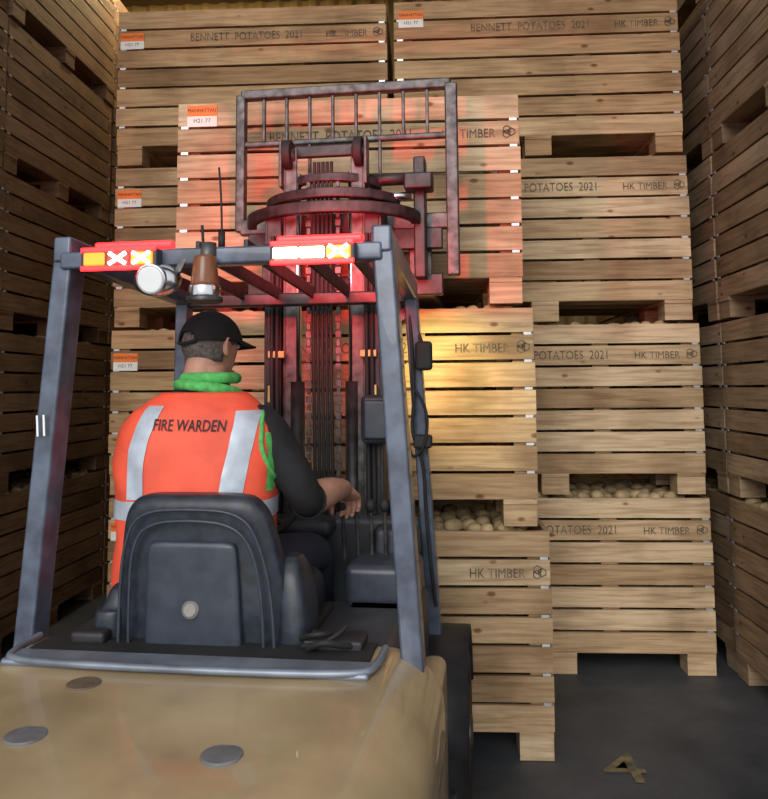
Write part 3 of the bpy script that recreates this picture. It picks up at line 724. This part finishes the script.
dead = [v for v in vs if v.co.z < -.062 or v.co.z > .06 or v.co.y > (.03 if v.co.z > -.01 else -.012)]
for v in vs:
    if v.co.z < -.01 and v.co.y < 0: t = min(1, (-v.co.z-.01)/.10); v.co.x *= 1-.24*t; v.co.y *= 1-.40*t
bmesh.ops.delete(bm, geom=dead, context='VERTS'); h = bm_obj('hair', bm, M_HAIR, HD, True); h.modifiers.new('s', 'SOLIDIFY').thickness = .006
bm = bmesh.new(); vs = ellipsoid(bm, (0, -.002, .008), (.090, .110, .106), seg=48)
bmesh.ops.delete(bm, geom=[v for v in vs if v.co.z < .004 or (abs(v.co.x) < .034 and v.co.y < -.05 and v.co.z < .036-abs(v.co.x)*.5)], context='VERTS')
c = bm_obj('cap_crown', bm, M_CAP, HD, True); c.modifiers.new('s', 'SOLIDIFY').thickness = .004
bm = bmesh.new(); rows = []
for j in range(7):
    t = j/6; row = []
    for i in range(17):
        a = R(-72+144*i/16)
        rx = .090; y = .110*math.cos(a)+t*.075*math.cos(a*.9); x = rx*math.sin(a)*(1-.10*t)
        row.append(bm.verts.new((x, y, .022-.012*t-.9*x*x*2.2*(.4+t*.6))))
    rows.append(row)
for a, b in zip(rows, rows[1:]):
    for i in range(16): bm.faces.new((a[i], a[i+1], b[i+1], b[i]))
c = bm_obj('cap_peak', bm, M_CAP, HD, True); c.modifiers.new('s', 'SOLIDIFY').thickness = .005
tube('cap_strap', [(-.040, -.098, .008), (-.02, -.110, .002), (0, -.113, .0), (.02, -.110, .002), (.040, -.098, .008)], .006, M_CAP, HD)
bm = bmesh.new(); ellipsoid(bm, (0, -.002, .115), (.008, .008, .004), seg=12); bm_obj('cap_button', bm, M_CAP, HD, True)

# ------------------------------------------------------------------ lights
lamp('red_strobe_glow_right', 'SPOT', (.20, .08, 2.19), 95, (1, .02, .03), FK, rot=(R(97), 0, R(4)), size=.04, spot_size=R(88), spot_blend=1.0)
lamp('red_strobe_glow_left', 'SPOT', (-.22, .08, 2.19), 40, (1, .02, .03), FK, rot=(R(95), 0, R(-12)), size=.04, spot_size=R(88), spot_blend=1.0)
cyl('front_work_lamp', (.40, .93, 2.02), (.40, .98, 2.01), .045, M_STEEL, FK, bevel=.008)
cyl('front_work_lamp_glass', (.40, .98, 2.01), (.40, .984, 2.01), .038, M_HOT, FK)
lamp('front_work_light', 'SPOT', (.42, 1.02, 2.01), 24, (1, .82, .26), FK, rot=(R(66), 0, R(-16)), size=.04, spot_size=R(76), spot_blend=1.0)
lamp('daylight_sun', 'SUN', (0, -4, 6), 1.9, (1, .97, .92), rot=(R(66), 0, R(-10)), angle=R(35))
w = bpy.data.worlds.new('yard_sky'); scene.world = w; w.use_nodes = True; nt = w.node_tree
sky = nt.nodes.new('ShaderNodeTexSky'); sky.sky_type = 'HOSEK_WILKIE'; sky.sun_direction = (.2, -.8, .55); sky.turbidity = 5
mx = nt.nodes.new('ShaderNodeMixRGB'); mx.inputs[0].default_value = .6; mx.inputs[2].default_value = (.93, .96, 1, 1)
nt.links.new(sky.outputs[0], mx.inputs[1]); nt.links.new(mx.outputs[0], nt.nodes['Background'].inputs[0]); nt.nodes['Background'].inputs[1].default_value = 1.4

# ------------------------------------------------------------------ camera
cd = bpy.data.cameras.new('camera'); cam = bpy.data.objects.new('camera', cd); link(cam)
cd.sensor_fit = 'HORIZONTAL'; cd.sensor_width = 36; cd.lens = 780/768*36; cd.shift_y = -79.5/768; cd.clip_start = .05
cam.matrix_world = Matrix.Translation((0, 0, 1.64)) @ Matrix.Rotation(R(3), 4, 'Z') @ Matrix.Rotation(R(95), 4, 'X') @ Matrix.Rotation(R(-.5), 4, 'Z')
scene.camera = cam
scene.view_settings.view_transform = 'Standard'
scene.view_settings.look = 'None'
